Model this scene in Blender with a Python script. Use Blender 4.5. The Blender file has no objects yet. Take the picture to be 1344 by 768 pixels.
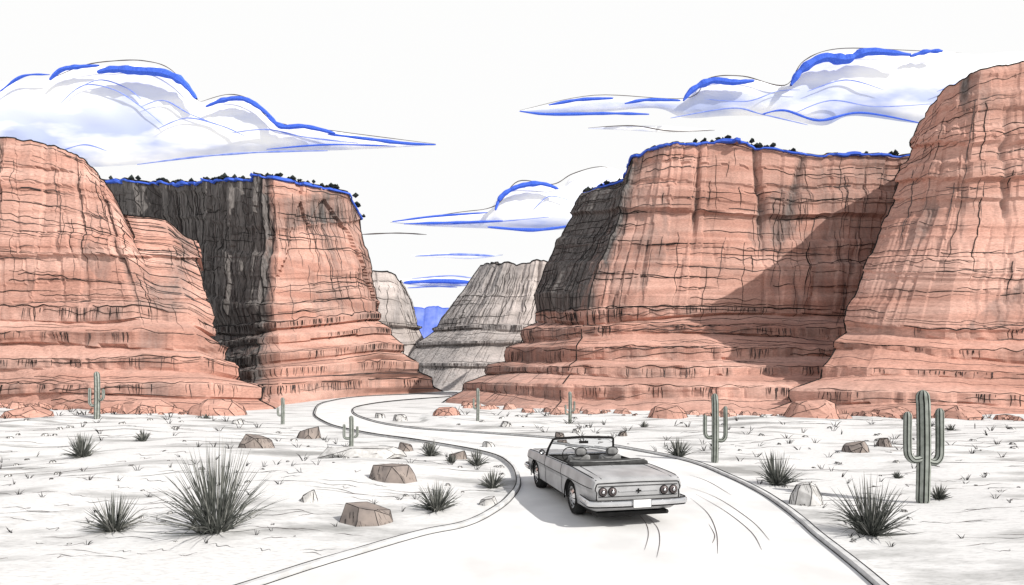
import bpy, bmesh, math, random
import numpy as np
from mathutils import Vector, Matrix, noise
random.seed(7)
CAM_H=2.45; F=700.0; HZ=505.0
# survey: bearing (measured on the photo) + real distance -> world point
def W(px,py,Y): return Vector(((px-672)/F*Y, Y, CAM_H+(HZ-py)/F*Y))
def G(px,py):
    Y=F*CAM_H/(py-HZ); return (px,py,Y)
def GP(px,py):
    return W(*G(px,py))
# ---------------------------------------------------------------- materials
def new_mat(name):
    m=bpy.data.materials.new(name); m.use_nodes=True
    nt=m.node_tree; b=nt.nodes['Principled BSDF']
    b.inputs['Roughness'].default_value=0.95
    b.inputs['Specular IOR Level'].default_value=0.1
    return m,nt,b
def simple(name,c1,c2=None,scale=5,rough=.9,metal=0,stretch=(1,1,1),spec=.1,detail=5):
    m,nt,b=new_mat(name); b.inputs['Roughness'].default_value=rough; b.inputs['Metallic'].default_value=metal
    b.inputs['Specular IOR Level'].default_value=spec
    c2=c2 or tuple(x*.75 for x in c1)
    tc=nt.nodes.new('ShaderNodeTexCoord'); mp=nt.nodes.new('ShaderNodeMapping'); mp.inputs['Scale'].default_value=stretch
    n=nt.nodes.new('ShaderNodeTexNoise'); n.inputs['Scale'].default_value=scale; n.inputs['Detail'].default_value=detail
    r=nt.nodes.new('ShaderNodeValToRGB'); r.color_ramp.elements[0].position=.35; r.color_ramp.elements[1].position=.62
    r.color_ramp.elements[0].color=(*c2,1); r.color_ramp.elements[1].color=(*c1,1)
    nt.links.new(tc.outputs['Object'],mp.inputs['Vector']); nt.links.new(mp.outputs[0],n.inputs['Vector'])
    nt.links.new(n.outputs['Fac'],r.inputs['Fac']); nt.links.new(r.outputs[0],b.inputs['Base Color'])
    return m
def rock_mat(name,ca,cb,dark,s=1.0,streak=.14):
    m,nt,b=new_mat(name); N=nt.nodes.new; L=nt.links.new
    tc=N('ShaderNodeTexCoord')
    def noi(scale,rot=(0,0,0),det=5,rough=.55):
        mp=N('ShaderNodeMapping'); mp.inputs['Scale'].default_value=[x/s for x in scale]; mp.inputs['Rotation'].default_value=rot
        n=N('ShaderNodeTexNoise'); n.inputs['Scale'].default_value=1; n.inputs['Detail'].default_value=det; n.inputs['Roughness'].default_value=rough
        L(tc.outputs['Object'],mp.inputs[0]); L(mp.outputs[0],n.inputs['Vector']); return n.outputs['Fac']
    def ramp(f,p0,c0,p1,c1):
        r=N('ShaderNodeValToRGB'); e=r.color_ramp.elements
        e[0].position=p0; e[0].color=(*c0,1); e[1].position=p1; e[1].color=(*c1,1); L(f,r.inputs[0]); return r.outputs[0]
    def mix(f,a,bb,mode='MIX'):
        x=N('ShaderNodeMix'); x.data_type='RGBA'; x.blend_type=mode
        if isinstance(f,float): x.inputs[0].default_value=f
        else: L(f,x.inputs[0])
        L(a,x.inputs[6]); L(bb,x.inputs[7]); return x.outputs[2]
    base=ramp(noi((.03,.03,.45)),.38,ca,.62,cb)
    grain=ramp(noi((2.4,2.4,7),(.6,.6,0),4,.75),.3,(.68,.68,.68),.6,(1.1,1.1,1.1))
    col=mix(1.0,base,grain,'MULTIPLY')
    blot=ramp(noi((.09,.09,.12),det=3),.35,(.82,.82,.82),.6,(1.08,1.08,1.08))
    col=mix(1.0,col,blot,'MULTIPLY')
    gv=ramp(noi((2.6,2.6,.12),(.12,.1,0),6,.7),.34,tuple(x*.6 for x in dark),.64,tuple(x*2.2 for x in dark))  # dark grey streaked tone painted on the shaded rock faces
    at=N('ShaderNodeAttribute'); at.attribute_name='shade_tint'  # mask of shade painted into the rock colour, plus random patches
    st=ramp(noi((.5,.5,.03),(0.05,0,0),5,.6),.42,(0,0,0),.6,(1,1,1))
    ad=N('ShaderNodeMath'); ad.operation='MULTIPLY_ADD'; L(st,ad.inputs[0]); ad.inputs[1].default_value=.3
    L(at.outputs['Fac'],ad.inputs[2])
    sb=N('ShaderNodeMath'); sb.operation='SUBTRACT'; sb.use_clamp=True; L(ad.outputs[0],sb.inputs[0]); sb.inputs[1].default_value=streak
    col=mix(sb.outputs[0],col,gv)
    L(col,b.inputs['Base Color'])
    return m
INK=simple('ink_dark_line',(.022,.02,.02),(.012,.012,.012))
INKS=simple('soft_ink_line',(.11,.085,.08),(.06,.05,.05))
BLUE=simple('blue_pigment',(.05,.12,.62),(.08,.17,.72),scale=.5)
BLUEL=simple('light_blue_pigment',(.16,.24,.70),(.3,.38,.8),scale=.1)
ROCK=rock_mat('red_sandstone',(.47,.25,.195),(.59,.36,.295),(.085,.078,.075),streak=.2)
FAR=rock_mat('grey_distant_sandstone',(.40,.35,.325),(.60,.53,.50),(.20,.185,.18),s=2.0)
# ---------------------------------------------------------------- mesh builder
class MB:
    def __init__(s): s.v=[];s.f=[];s.m=[];s.sm=[]
    def add(s,vs,fs,mat=0,smooth=False):
        o=len(s.v); s.v.extend([tuple(p) for p in vs])
        for f in fs: s.f.append(tuple(i+o for i in f)); s.m.append(mat); s.sm.append(smooth)
    def tube(s,pts,rad,sides=4,mat=0,cap=False,smooth=False,closed=False):
        n=len(pts)
        if n<2: return
        pts=[Vector(p) for p in pts]
        if not hasattr(rad,'__len__'): rad=[rad]*n
        vs=[]
        for i,p in enumerate(pts):
            if closed: t=pts[(i+1)%n]-pts[(i-1)%n]
            else: t=pts[min(i+1,n-1)]-pts[max(i-1,0)]
            if t.length<1e-9: t=Vector((1,0,0))
            t.normalize()
            ref=Vector((0,0,1)) if abs(t.z)<.9 else Vector((0,1,0))
            a=t.cross(ref).normalized(); b=a.cross(t)
            for k in range(sides):
                an=2*math.pi*(k+.5)/sides
                vs.append(p+(a*math.cos(an)+b*math.sin(an))*rad[i])
        fs=[]
        for i in range(n if closed else n-1):
            j=(i+1)%n
            for k in range(sides):
                k2=(k+1)%sides
                fs.append((i*sides+k,i*sides+k2,j*sides+k2,j*sides+k))
        if cap and not closed:
            fs.append(tuple(range(sides-1,-1,-1))); fs.append(tuple((n-1)*sides+k for k in range(sides)))
        s.add(vs,fs,mat,smooth)
    def build(s,name,mats,parent=None,attr=None):
        me=bpy.data.meshes.new(name); me.from_pydata(s.v,[],s.f)
        for m in mats: me.materials.append(m)
        me.polygons.foreach_set('material_index',s.m); me.polygons.foreach_set('use_smooth',s.sm)
        if attr is not None:
            a=me.attributes.new('shade_tint','FLOAT','POINT'); arr=np.zeros(len(s.v),dtype=np.float32); arr[:len(attr)]=attr
            a.data.foreach_set('value',arr)
        me.update()
        ob=bpy.data.objects.new(name,me); bpy.context.collection.objects.link(ob)
        if parent: ob.parent=parent
        return ob
def h1(i,seed=0):
    x=math.sin(i*127.1+seed*311.7)*43758.5453; return x-math.floor(x)
# ---------------------------------------------------------------- cliff masses
def build_mass(name,cols,seed,thk=4.6,nw=84,nt=60,steps=5,rockm=ROCK,flute=1.0,layer=1.0,
               hs=160,vs_=160,hatch=0,rim_blue=False,edges=(),dens=2.6,rim_line=True,lw=1.0,stepv=.56,crv=.5):
    P=[[W(*p) for p in c[0]] for c in cols]; V=[c[1] for c in cols]  # V: amount of painted shade on wall and talus, per column
    U=[]; edge_idx=[]
    for a in range(len(P)-1):
        if a in edges: edge_idx.append(len(U))
        d=(P[a+1][2]-P[a][2]).length; Ym=(P[a+1][2].y+P[a][2].y)/2
        n=int(min(170,max(6,d/Ym*F/dens)))
        for k in range(n):
            t=k/n; U.append(([P[a][l].lerp(P[a+1][l],t) for l in range(5)],V[a][0]*(1-t)+V[a+1][0]*t,V[a][1]*(1-t)+V[a+1][1]*t))
    if len(P)-1 in edges: edge_idx.append(len(U))
    U.append((P[-1],V[-1][0],V[-1][1]))
    nu=len(U)
    arc=[0]
    for i in range(1,nu): arc.append(arc[-1]+(U[i][0][2]-U[i-1][0][2]).length)
    nor=[]
    for i in range(nu):
        a=U[max(0,i-3)][0][2]; b=U[min(nu-1,i+3)][0][2]; t=b-a
        v=Vector((t.y,-t.x,0)); v.normalize(); nor.append(v)
    grid=[]; var=[]
    for i in range(nu):
        (R,M,Ff,T,B),vw,vt=U[i]; s=Ff.y/100.; u=arc[i]; n=nor[i]
        rj=.5*s*(noise.noise((u*.35/s,seed,1))+.6*(round(noise.noise((u*.12/s,seed,5))*3)/1.5))
        uu=u/s
        pts=[]
        for j in range(nw+1):
            t=j/nw
            p=R.lerp(M,t*2) if t<.5 else M.lerp(Ff,t*2-1)
            pts.append((p,t,0))
        for j in range(1,nt+1):
            t=j/nt*steps; k=math.floor(t-1e-9); f=t-k
            w=.36+.14*noise.noise((uu*.03,k*3.1,seed))
            sv=min(.88,max(.15,stepv+.5*noise.noise((uu*.025,k*7.7,seed+2))))
            if f<w: hh=0.03*f/w; g=sv*f/w
            else:
                q=(f-w)/(1-w); hh=.03+.97*q; g=sv+(1-sv)*q
            hh=(k+hh)/steps; g=(k+g)/steps
            def ev(x): return Ff.lerp(T,x*2) if x<.5 else T.lerp(B,x*2-1)
            a=ev(min(hh,1)); b=ev(min(g,1))
            pts.append((Vector((a.x,a.y,b.z)),j/nt,1 if f<w else 2))
        out=[]; vr=[]
        for (p,t,kind) in pts:
            z=p.z/s
            Lz=z/thk+.7*noise.noise((uu*.014,z*.02,seed)); k=math.floor(Lz); f=Lz-k
            la=h1(k,seed); lb=h1(k+1,seed); q=max(0,(f-.88)/.12); lay=(la*(1-q)+lb*q)
            lay*=1+.5*noise.noise((uu*.06,k*5.3,seed+4))
            lay+=.22*h1(math.floor(Lz*2.7),seed+3)
            big=noise.noise((uu*.035,z*.02,seed+9))
            c1=noise.noise((uu*.075,z*.014,seed+20)); c2=noise.noise((uu*.22,z*.03,seed+31))
            gate=max(0,min(1,.5+2.5*noise.noise((uu*.03,z*.03,seed+60))))
            cr=math.exp(-(c1/.05)**2)*1.1*gate+math.exp(-(c2/.06)**2)*.35*(1-gate)
            if kind==0:
                d=layer*1.7*lay+1.6*big-flute*1.4*cr*min(1,t*6+.35)
                bl=noise.noise((uu*.13,z*.008,seed+40)); d+=flute*1.2*(round(bl*3)/3)
                w2=1-max(0,(t-.9)/.1)*.6; d*=w2
            elif kind==1:
                d=.9*lay-.5*cr+.9*big+.4*noise.noise((uu*.5,z*.2,seed))
            else:
                d=.9*big+.3*noise.noise((uu*.3,z*.3,seed))
            d*=s
            pz=p.z+rj*(1-t if kind==0 else 0)+.05*s*noise.noise((uu*.9,z*.9,seed+3))
            if kind==2: pz+=.25*s*noise.noise((uu*.16,z*.5,seed+71))
            if kind and t>.97: pz=-.25
            out.append(Vector((p.x+n.x*d,p.y+n.y*d,pz)))
            vv=vw if kind==0 else vt
            pat=noise.noise((uu*.05,z*.04,seed+55))
            pat2=noise.noise((uu*.3,z*.1,seed+85))
            vr.append(min(1.3,max(0,vv+(.32*(pat>.25)*(kind==0))+((.16+.5*max(0,pat2)) if kind==1 else 0)+crv*cr*(kind==0))))  # painted shade on faces and in cracks, darker risers, random patches
        p0=out[0]; bk=Vector((p0.x*.9,p0.y,0)).normalized()
        b1=p0+bk*28*s+Vector((0,0,-.3*s))
        grid.append([b1]+out); var.extend([0.0]+vr)
    nv=len(grid[0])
    mb=MB(); mb.v=[tuple(p) for c in grid for p in c]
    for i in range(nu-1):
        for j in range(nv-1):
            a=i*nv+j; mb.f.append((a,a+1,a+nv+1,a+nv)); mb.m.append(0); mb.sm.append(False)
    rnd=random.Random(seed)
    def at(i,j):
        i=min(nu-1.001,max(0,i)); j=min(nv-1.001,max(0,j)); a=int(i); b=int(j); fi=i-a; fj=j-b
        p=(grid[a][b]*(1-fi)+grid[a+1][b]*fi)*(1-fj)+(grid[a][b+1]*(1-fi)+grid[a+1][b+1]*fi)*fj
        return p+nor[a]*(.05*p.y/100)
    def stroke(i,j,di,dj,n,r,wob,mat):
        pts=[];rr=[];ph=rnd.random()*50
        for k in range(n):
            ii=i+di*k+wob*noise.noise((k*.25,ph,1))*(1 if abs(dj)>abs(di) else 0)
            jj=j+dj*k+wob*noise.noise((k*.25,ph,2))*(1 if abs(dj)<=abs(di) else 0)
            if ii<0 or ii>nu-1 or jj<1 or jj>nv-2: break
            p=at(ii,jj); pts.append(p)
            t=k/(n-1); rr.append(r*p.y*(.25+.75*math.sin(math.pi*min(1,t*1.0+.12))**.6 if t<.98 else .1))
        if len(pts)>2: mb.tube(pts,[abs(x) for x in rr],3,mat)
    for _ in range(hs):
        j=rnd.uniform(2,nv-4); i=rnd.uniform(-5,nu-6)
        stroke(i,j,rnd.choice([1.2,2.,2.4]),rnd.uniform(-.1,.1),rnd.randint(8,46),rnd.choice([.0004,.0006,.00085])*lw,1.3,rnd.choice([1,1,2]))
    for _ in range(vs_):
        j=rnd.uniform(1,nw*.8); i=rnd.uniform(0,nu)
        stroke(i,j,rnd.uniform(-.12,.12),1.3,rnd.randint(6,34),rnd.choice([.0004,.0006,.0009])*lw,1.2,rnd.choice([1,1,2]))
    for _ in range(int(vs_*1.1)):
        k=rnd.randint(0,steps-1); j=nw+1+nt/steps*k+1; i=rnd.uniform(0,nu)
        for q in range(rnd.randint(2,7)):
            stroke(i+q*rnd.uniform(.8,2.2),j,rnd.uniform(-.1,.1),.8,rnd.randint(3,7),rnd.choice([.0004,.0006,.0009])*lw,.5,rnd.choice([1,2]))
    for k in range(steps):
        j=nw+1+nt/steps*k+.5; i=rnd.uniform(0,8)
        while i<nu-8:
            n=rnd.randint(14,60); stroke(i,j,1.5,0,n,(.0012 if k==0 else .0008)*lw,1.0,1); i+=n*1.5*rnd.uniform(.8,1.5 if k else 1.15)
    cnt=0; tries=0
    while cnt<hatch and tries<hatch*6:
        tries+=1
        i=rnd.uniform(0,nu-1); j=rnd.uniform(1,nv-6)
        if var[int(i)*nv+int(j)]<.45: continue
        cnt+=1
        stroke(i,j,rnd.uniform(.02,.25),1.4,rnd.randint(6,22),rnd.choice([.0003,.00045])*lw,.8,rnd.choice([1,2]))  # hatch strokes drawn as shade over the painted dark faces
    if rim_line:
        pts=[grid[i][1]+Vector((0,0,.05)) for i in range(nu)]
        mb.tube(pts,[.0015*p.y*(.8+.5*abs(noise.noise((k*.1,seed,0)))) for k,p in enumerate(pts)],4,1)
        if rim_blue:
            pts=[grid[i][1]+nor[i]*.5-Vector((0,0,.35*grid[i][1].y/100)) for i in range(nu)]
            mb.tube(pts,[.0050*p.y*(.35+1.1*abs(noise.noise((k*.05,seed,7)))) for k,p in enumerate(pts)],5,3)
    for e in edge_idx:
        pts=[grid[e][j] for j in range(1,nv,2)]
        mb.tube(pts,[.0016*p.y*lw*(.8+.5*abs(noise.noise((k*.1,seed,3)))) for k,p in enumerate(pts)],4,1)
    ob=mb.build(name,[rockm,INK,INKS,BLUE],attr=np.array(var,dtype=np.float32))
    return [c[1] for c in grid]
build_mass('sandstone_cliff',[
 ([(-420,130,62),(-420,280,60),(-420,400,57),(-420,480,52),G(-420,540)],(0,0)),
 ([(-80,176,72),(-85,280,69),(-90,400,66),(-95,470,60),G(-100,533)],(0,0)),
 ([(66,191,72),(62,290,68),(58,400,64),(55,470,58),G(50,536)],(0,0)),
 ([(112,209,71),(120,300,67),(125,400,62),(125,470,56),G(130,541)],(0,0)),
 ([(140,240,71),(165,315,66),(185,400,61),(190,465,55),G(195,542)],(0,0)),
 ([(164,284,71),(190,340,66),(213,405,62),(225,465,55),G(235,542)],(.3,0)),
 ([(180,289,70),(200,345,66),(222,408,62),(235,465,55),G(250,542)],(.0,0)),
 ([(213,292,70),(228,345,67),(245,410,63),(265,465,56),G(285,542)],(0,0)),
 ([(240,314,72),(255,360,69),(272,430,66),(308,478,59),G(365,537)],(0,0)),
 ([(236,317,90),(250,365,90),(266,432,90),(300,480,85),G(385,524)],(.5,.3)),
],seed=3,thk=4.8,steps=4,edges=(8,),hs=230,vs_=80,hatch=60,flute=.55,nw=100)
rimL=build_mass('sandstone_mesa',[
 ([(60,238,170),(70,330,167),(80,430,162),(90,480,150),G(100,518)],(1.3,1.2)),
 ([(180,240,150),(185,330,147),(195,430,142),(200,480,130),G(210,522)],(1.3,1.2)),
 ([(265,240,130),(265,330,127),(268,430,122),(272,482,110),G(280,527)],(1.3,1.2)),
 ([(350,232,110),(354,330,107),(348,422,102),(338,476,90),G(330,533)],(1.2,1.)),  # shaded left face painted grey up to this corner
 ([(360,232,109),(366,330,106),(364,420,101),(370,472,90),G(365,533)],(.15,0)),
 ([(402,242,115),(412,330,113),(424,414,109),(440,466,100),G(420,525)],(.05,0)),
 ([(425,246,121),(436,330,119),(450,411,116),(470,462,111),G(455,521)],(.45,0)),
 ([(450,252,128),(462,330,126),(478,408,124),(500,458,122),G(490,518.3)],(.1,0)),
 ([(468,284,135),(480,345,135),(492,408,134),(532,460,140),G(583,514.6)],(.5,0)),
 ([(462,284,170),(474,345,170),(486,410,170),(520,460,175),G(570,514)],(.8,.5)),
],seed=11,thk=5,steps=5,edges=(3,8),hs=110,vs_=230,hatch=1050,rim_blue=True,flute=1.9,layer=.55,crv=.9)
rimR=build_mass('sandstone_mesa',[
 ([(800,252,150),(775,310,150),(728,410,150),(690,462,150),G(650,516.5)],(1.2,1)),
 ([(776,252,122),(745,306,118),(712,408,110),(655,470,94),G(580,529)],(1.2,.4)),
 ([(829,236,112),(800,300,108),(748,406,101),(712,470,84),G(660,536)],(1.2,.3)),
 ([(834,206,104),(814,290,100),(776,403,94),(752,470,78),G(725,540)],(.9,.1)),  # shade of the left face painted in as far as this edge
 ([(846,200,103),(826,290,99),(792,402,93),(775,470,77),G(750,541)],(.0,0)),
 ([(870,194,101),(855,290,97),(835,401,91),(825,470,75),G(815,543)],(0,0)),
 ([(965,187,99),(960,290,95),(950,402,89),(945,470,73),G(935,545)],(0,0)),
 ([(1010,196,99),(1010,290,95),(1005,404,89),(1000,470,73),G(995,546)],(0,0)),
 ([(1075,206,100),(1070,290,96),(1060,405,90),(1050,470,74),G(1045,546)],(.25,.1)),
 ([(1200,206,102),(1190,290,98),(1180,405,92),(1165,470,76),G(1150,546)],(.5,.2)),  # right cliff's cast shadow deepened with painted grey
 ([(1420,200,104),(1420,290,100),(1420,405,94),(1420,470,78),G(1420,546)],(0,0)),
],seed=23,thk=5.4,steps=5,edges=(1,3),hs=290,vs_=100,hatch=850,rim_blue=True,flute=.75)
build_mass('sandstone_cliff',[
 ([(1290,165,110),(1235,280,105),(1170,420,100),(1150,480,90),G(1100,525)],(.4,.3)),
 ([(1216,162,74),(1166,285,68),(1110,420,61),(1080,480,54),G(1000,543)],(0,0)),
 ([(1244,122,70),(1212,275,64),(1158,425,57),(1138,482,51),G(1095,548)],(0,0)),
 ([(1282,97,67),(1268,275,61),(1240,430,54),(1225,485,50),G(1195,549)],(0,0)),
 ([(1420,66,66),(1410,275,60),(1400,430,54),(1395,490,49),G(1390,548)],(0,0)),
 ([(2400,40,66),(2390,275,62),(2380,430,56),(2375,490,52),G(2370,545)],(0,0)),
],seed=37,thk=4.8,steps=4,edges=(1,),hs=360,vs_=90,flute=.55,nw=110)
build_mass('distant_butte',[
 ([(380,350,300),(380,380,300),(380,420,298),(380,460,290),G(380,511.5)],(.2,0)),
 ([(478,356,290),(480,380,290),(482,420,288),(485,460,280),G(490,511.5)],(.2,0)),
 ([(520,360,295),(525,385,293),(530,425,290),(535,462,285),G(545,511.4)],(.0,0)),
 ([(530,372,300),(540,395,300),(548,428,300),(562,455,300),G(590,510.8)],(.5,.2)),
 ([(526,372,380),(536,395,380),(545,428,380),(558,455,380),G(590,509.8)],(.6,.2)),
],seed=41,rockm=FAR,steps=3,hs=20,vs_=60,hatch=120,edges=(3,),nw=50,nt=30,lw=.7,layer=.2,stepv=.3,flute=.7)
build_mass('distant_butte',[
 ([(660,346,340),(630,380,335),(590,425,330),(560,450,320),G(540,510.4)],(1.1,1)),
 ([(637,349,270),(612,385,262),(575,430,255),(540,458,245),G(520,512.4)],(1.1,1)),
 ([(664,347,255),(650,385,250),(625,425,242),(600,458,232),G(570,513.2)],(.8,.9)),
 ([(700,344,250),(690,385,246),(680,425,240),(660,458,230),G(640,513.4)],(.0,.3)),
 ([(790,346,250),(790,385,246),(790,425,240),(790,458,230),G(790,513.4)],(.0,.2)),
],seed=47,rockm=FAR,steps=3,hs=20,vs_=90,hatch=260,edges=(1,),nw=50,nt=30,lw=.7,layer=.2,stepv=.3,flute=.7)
mb=MB()
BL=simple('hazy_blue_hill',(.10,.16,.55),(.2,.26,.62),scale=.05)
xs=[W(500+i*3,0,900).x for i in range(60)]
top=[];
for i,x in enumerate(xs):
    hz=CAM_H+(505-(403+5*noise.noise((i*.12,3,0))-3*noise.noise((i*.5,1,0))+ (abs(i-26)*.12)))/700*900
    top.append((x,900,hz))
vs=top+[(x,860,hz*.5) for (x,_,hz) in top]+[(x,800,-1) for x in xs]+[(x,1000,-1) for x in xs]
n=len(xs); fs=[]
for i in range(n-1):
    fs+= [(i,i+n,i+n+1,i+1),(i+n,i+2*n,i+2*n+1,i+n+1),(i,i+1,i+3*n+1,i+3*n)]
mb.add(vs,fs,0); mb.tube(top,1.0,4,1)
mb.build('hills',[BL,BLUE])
SHR=simple('dark_juniper',(.035,.045,.04),(.012,.014,.014),scale=3)
mb=MB(); rnd=random.Random(5)
for rim in (rimL,rimR):
    for k in range(50):
        i=int(rnd.random()*(len(rim)-1)); 
        c=rim[i]
        for q in range(rnd.choice([1,1,2,3,5])):
            r=rnd.uniform(.2,.6)*c.y/100
            cc=c+Vector((rnd.uniform(-1.6,1.6),rnd.uniform(0,.6),r*.8))
            vs=[];
            for a in range(6): vs.append(cc+Vector((math.cos(a*1.047)*r*rnd.uniform(.7,1.5),math.sin(a*1.047)*r,rnd.uniform(-.4,.4)*r)))
            vs.append(cc+Vector((0,0,r*rnd.uniform(.8,1.4)))); vs.append(cc-Vector((0,0,r)))
            fs=[(a,(a+1)%6,6) for a in range(6)]+[((a+1)%6,a,7) for a in range(6)]
            mb.add(vs,fs,0)
mb.build('distant_shrubs',[SHR])
# ---------------------------------------------------------------- road
Lp=[(-5.6,.5),(-4.2,4.4),(-2.9,6.6),(-2.1,7.7)]; Rp=[(1.2,-3.5),(2.4,0),(3.4,3.4),(4.3,6.2)]
for q in [(558,705),(610,694),(645,678),(672,657),(683,635),(672,611),(640,596),(560,581),(480,569),(430,556),(414,541),(430,528),(480,520.6),(560,517.2),(600,516)]:
    p=GP(*q); Lp.append((p.x,p.y))
for q in [(1068,705),(1052,690),(1025,668),(995,648),(955,628),(905,608),(840,594),(755,580),(650,571),(540,563),(485,553),(462,542),(472,533.5),(520,526.5),(590,521)]:
    p=GP(*q); Rp.append((p.x,p.y))
def spline(P,n):
    out=[]
    for i in range(len(P)-1):
        p0=P[max(0,i-1)];p1=P[i];p2=P[i+1];p3=P[min(len(P)-1,i+2)]
        for k in range(n):
            t=k/n
            out.append(tuple(.5*((2*p1[a])+(-p0[a]+p2[a])*t+(2*p0[a]-5*p1[a]+4*p2[a]-p3[a])*t*t+(-p0[a]+3*p1[a]-3*p2[a]+p3[a])*t**3) for a in range(len(p1))))
    out.append(tuple(P[-1])); return out
Ls=spline(Lp,10); Rs=spline(Rp,10)
ROAD=simple('pale_concrete_road',(.72,.715,.71),(.60,.595,.59),scale=.8,stretch=(1,1,1))
KERB=simple('kerb_concrete',(.62,.62,.62),(.46,.46,.46),scale=4)
mb=MB(); n=len(Ls); nc=6; vs=[]
for a,b in zip(Ls,Rs):
    for k in range(nc+1):
        t=k/nc; vs.append((a[0]*(1-t)+b[0]*t,a[1]*(1-t)+b[1]*t,.03))
mb.add(vs,[(i*(nc+1)+k,i*(nc+1)+k+1,(i+1)*(nc+1)+k+1,(i+1)*(nc+1)+k) for i in range(n-1) for k in range(nc)],0)
road_root=mb.build('road',[ROAD])
def perp(P,i,sgn):
    a=P[max(0,i-1)];b=P[min(len(P)-1,i+1)]; d=Vector((b[0]-a[0],b[1]-a[1],0)); d.normalize(); return Vector((-d.y,d.x,0))*sgn
mk=MB()
for P,sg in ((Ls,1),(Rs,-1)):
    vs=[]; e1=[];e2=[];e3=[]
    for i,p in enumerate(P):
        o=perp(P,i,sg); q=Vector((p[0],p[1],0)); w=.10; hk=.10
        vs+=[q+Vector((0,0,-.02)),q+o*.01+Vector((0,0,hk)),q+o*w+Vector((0,0,hk)),q+o*(w+.01)+Vector((0,0,-.1))]
        e2.append(q+o*w+Vector((0,0,hk))); e3.append(q-o*.01+Vector((0,0,.035)))
    mk.add(vs,[(i*4+k,i*4+k+1,i*4+4+k+1,i*4+4+k) for i in range(len(P)-1) for k in range(3)],0)
    mk.tube(e2,[max(.010,.0013*p.y)*(.8+.5*noise.noise((k*.2,3,0))) for k,p in enumerate(e2)],4,1); mk.tube(e3,[max(.006,.0007*p.y) for p in e3],4,1)
mk.build('kerb',[KERB,INK],parent=road_root)
mk=MB(); rnd=random.Random(3)
def flat(mb,pts,w,mat):
    vs=[];n=len(pts)
    for i,p in enumerate(pts):
        a=pts[max(0,i-1)];b=pts[min(n-1,i+1)];d=Vector((b[0]-a[0],b[1]-a[1],0));d.normalize();o=Vector((-d.y,d.x,0))*w*(.2+.8*math.sin(math.pi*(i+.3)/(n)))
        q=Vector((p[0],p[1],p[2])); vs+=[q-o,q+o]
    mb.add(vs,[(2*i,2*i+1,2*i+3,2*i+2) for i in range(n-1)],mat)
def gp3(px,py): p=GP(px,py); return (p.x,p.y)
for P in ([(838,678),(848,690),(851,705),(846,725)],[(846,678),(862,694),(866,712),(862,735)],[(905,655),(928,675),(940,700),(942,730)],[(912,650),(950,672),(985,700),(1000,725)],[(900,640),(940,655),(985,685),(1010,712)],[(930,690),(938,705),(935,716)],
          [(700,590),(640,584),(560,574),(500,564)],[(660,586),(620,583),(560,576)],[(905,625),(930,634),(960,652)]):
    q=spline([gp3(*a) for a in P],8); flat(mk,[(a[0],a[1],.036) for a in q],.0006*q[0][1],0)
mk.build('tyre_marks',[INKS],parent=road_root)
# ---------------------------------------------------------------- ground
RC=np.array([((a[0]+b[0])/2,(a[1]+b[1])/2) for a,b in zip(Ls,Rs)]); RE=np.array([list(p) for p in Ls]+[list(p) for p in Rs]+[list(p) for p in RC])
def rdist(x,y): return float(np.sqrt(((RE-np.array([x,y]))**2).sum(1)).min())
def inroad(x,y):
    best=np.argmin(((RC-np.array([x,y]))**2).sum(1)); a=np.array(Ls[best]);b=np.array(Rs[best]); return np.hypot(*(RC[best]-[x,y]))<np.hypot(*(a-b))/2+.35
def gz(x,y):
    d=rdist(x,y) if abs(x)<120 and y<230 else 50
    if inroad(x,y): return 0.0
    m=min(1,max(0,(d-.4)/4))
    return m*(.10+.32*noise.noise((x*.12,y*.1,2))+.16*noise.noise((x*.35,y*.3,8)))
gx=[-4000,-1800,-800,-350,-200,-140]+list(np.arange(-110,-30,1.6))+list(np.arange(-30,30,.45))+list(np.arange(30,111,1.6))+[140,200,350,800,1800,4000]
gy=[-4000,-800,-150,-30,-12]+list(np.arange(-4,40,.45))+list(np.arange(40,110,1.3))+list(np.arange(110,240,4))+[300,450,800,1800,4500]
SAND,nt,b=new_mat('pale_sand')
N=nt.nodes.new;L=nt.links.new
tc=N('ShaderNodeTexCoord')
def snoise(sc,rot,det,rg):
    mp=N('ShaderNodeMapping');mp.inputs['Scale'].default_value=sc;mp.inputs['Rotation'].default_value=rot
    n1=N('ShaderNodeTexNoise');n1.inputs['Scale'].default_value=1;n1.inputs['Detail'].default_value=det;n1.inputs['Roughness'].default_value=rg
    L(tc.outputs['Object'],mp.inputs[0]);L(mp.outputs[0],n1.inputs['Vector']); return n1.outputs['Fac']
r=N('ShaderNodeValToRGB');e=r.color_ramp.elements;e[0].position=.35;e[0].color=(.32,.317,.31,1);e[1].position=.49;e[1].color=(.66,.655,.65,1);L(snoise((.22,.55,1),(0,0,.2),7,.6),r.inputs[0])
r2=N('ShaderNodeValToRGB');e=r2.color_ramp.elements;e[0].position=.32;e[0].color=(.78,.78,.78,1);e[1].position=.52;e[1].color=(1,1,1,1);L(snoise((6,22,6),(0,0,.35),3,.7),r2.inputs[0])
mx=N('ShaderNodeMix');mx.data_type='RGBA';mx.blend_type='MULTIPLY';mx.inputs[0].default_value=1;L(r.outputs[0],mx.inputs[6]);L(r2.outputs[0],mx.inputs[7]);L(mx.outputs[2],b.inputs['Base Color'])
mb=MB(); vs=[(x,y,gz(x,y)) for x in gx for y in gy]; ny=len(gy)
mb.add(vs,[(i*ny+j,(i+1)*ny+j,(i+1)*ny+j+1,i*ny+j+1) for i in range(len(gx)-1) for j in range(ny-1)],0,True)
mb.build('ground',[SAND])
mb=MB(); rnd=random.Random(12)
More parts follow.
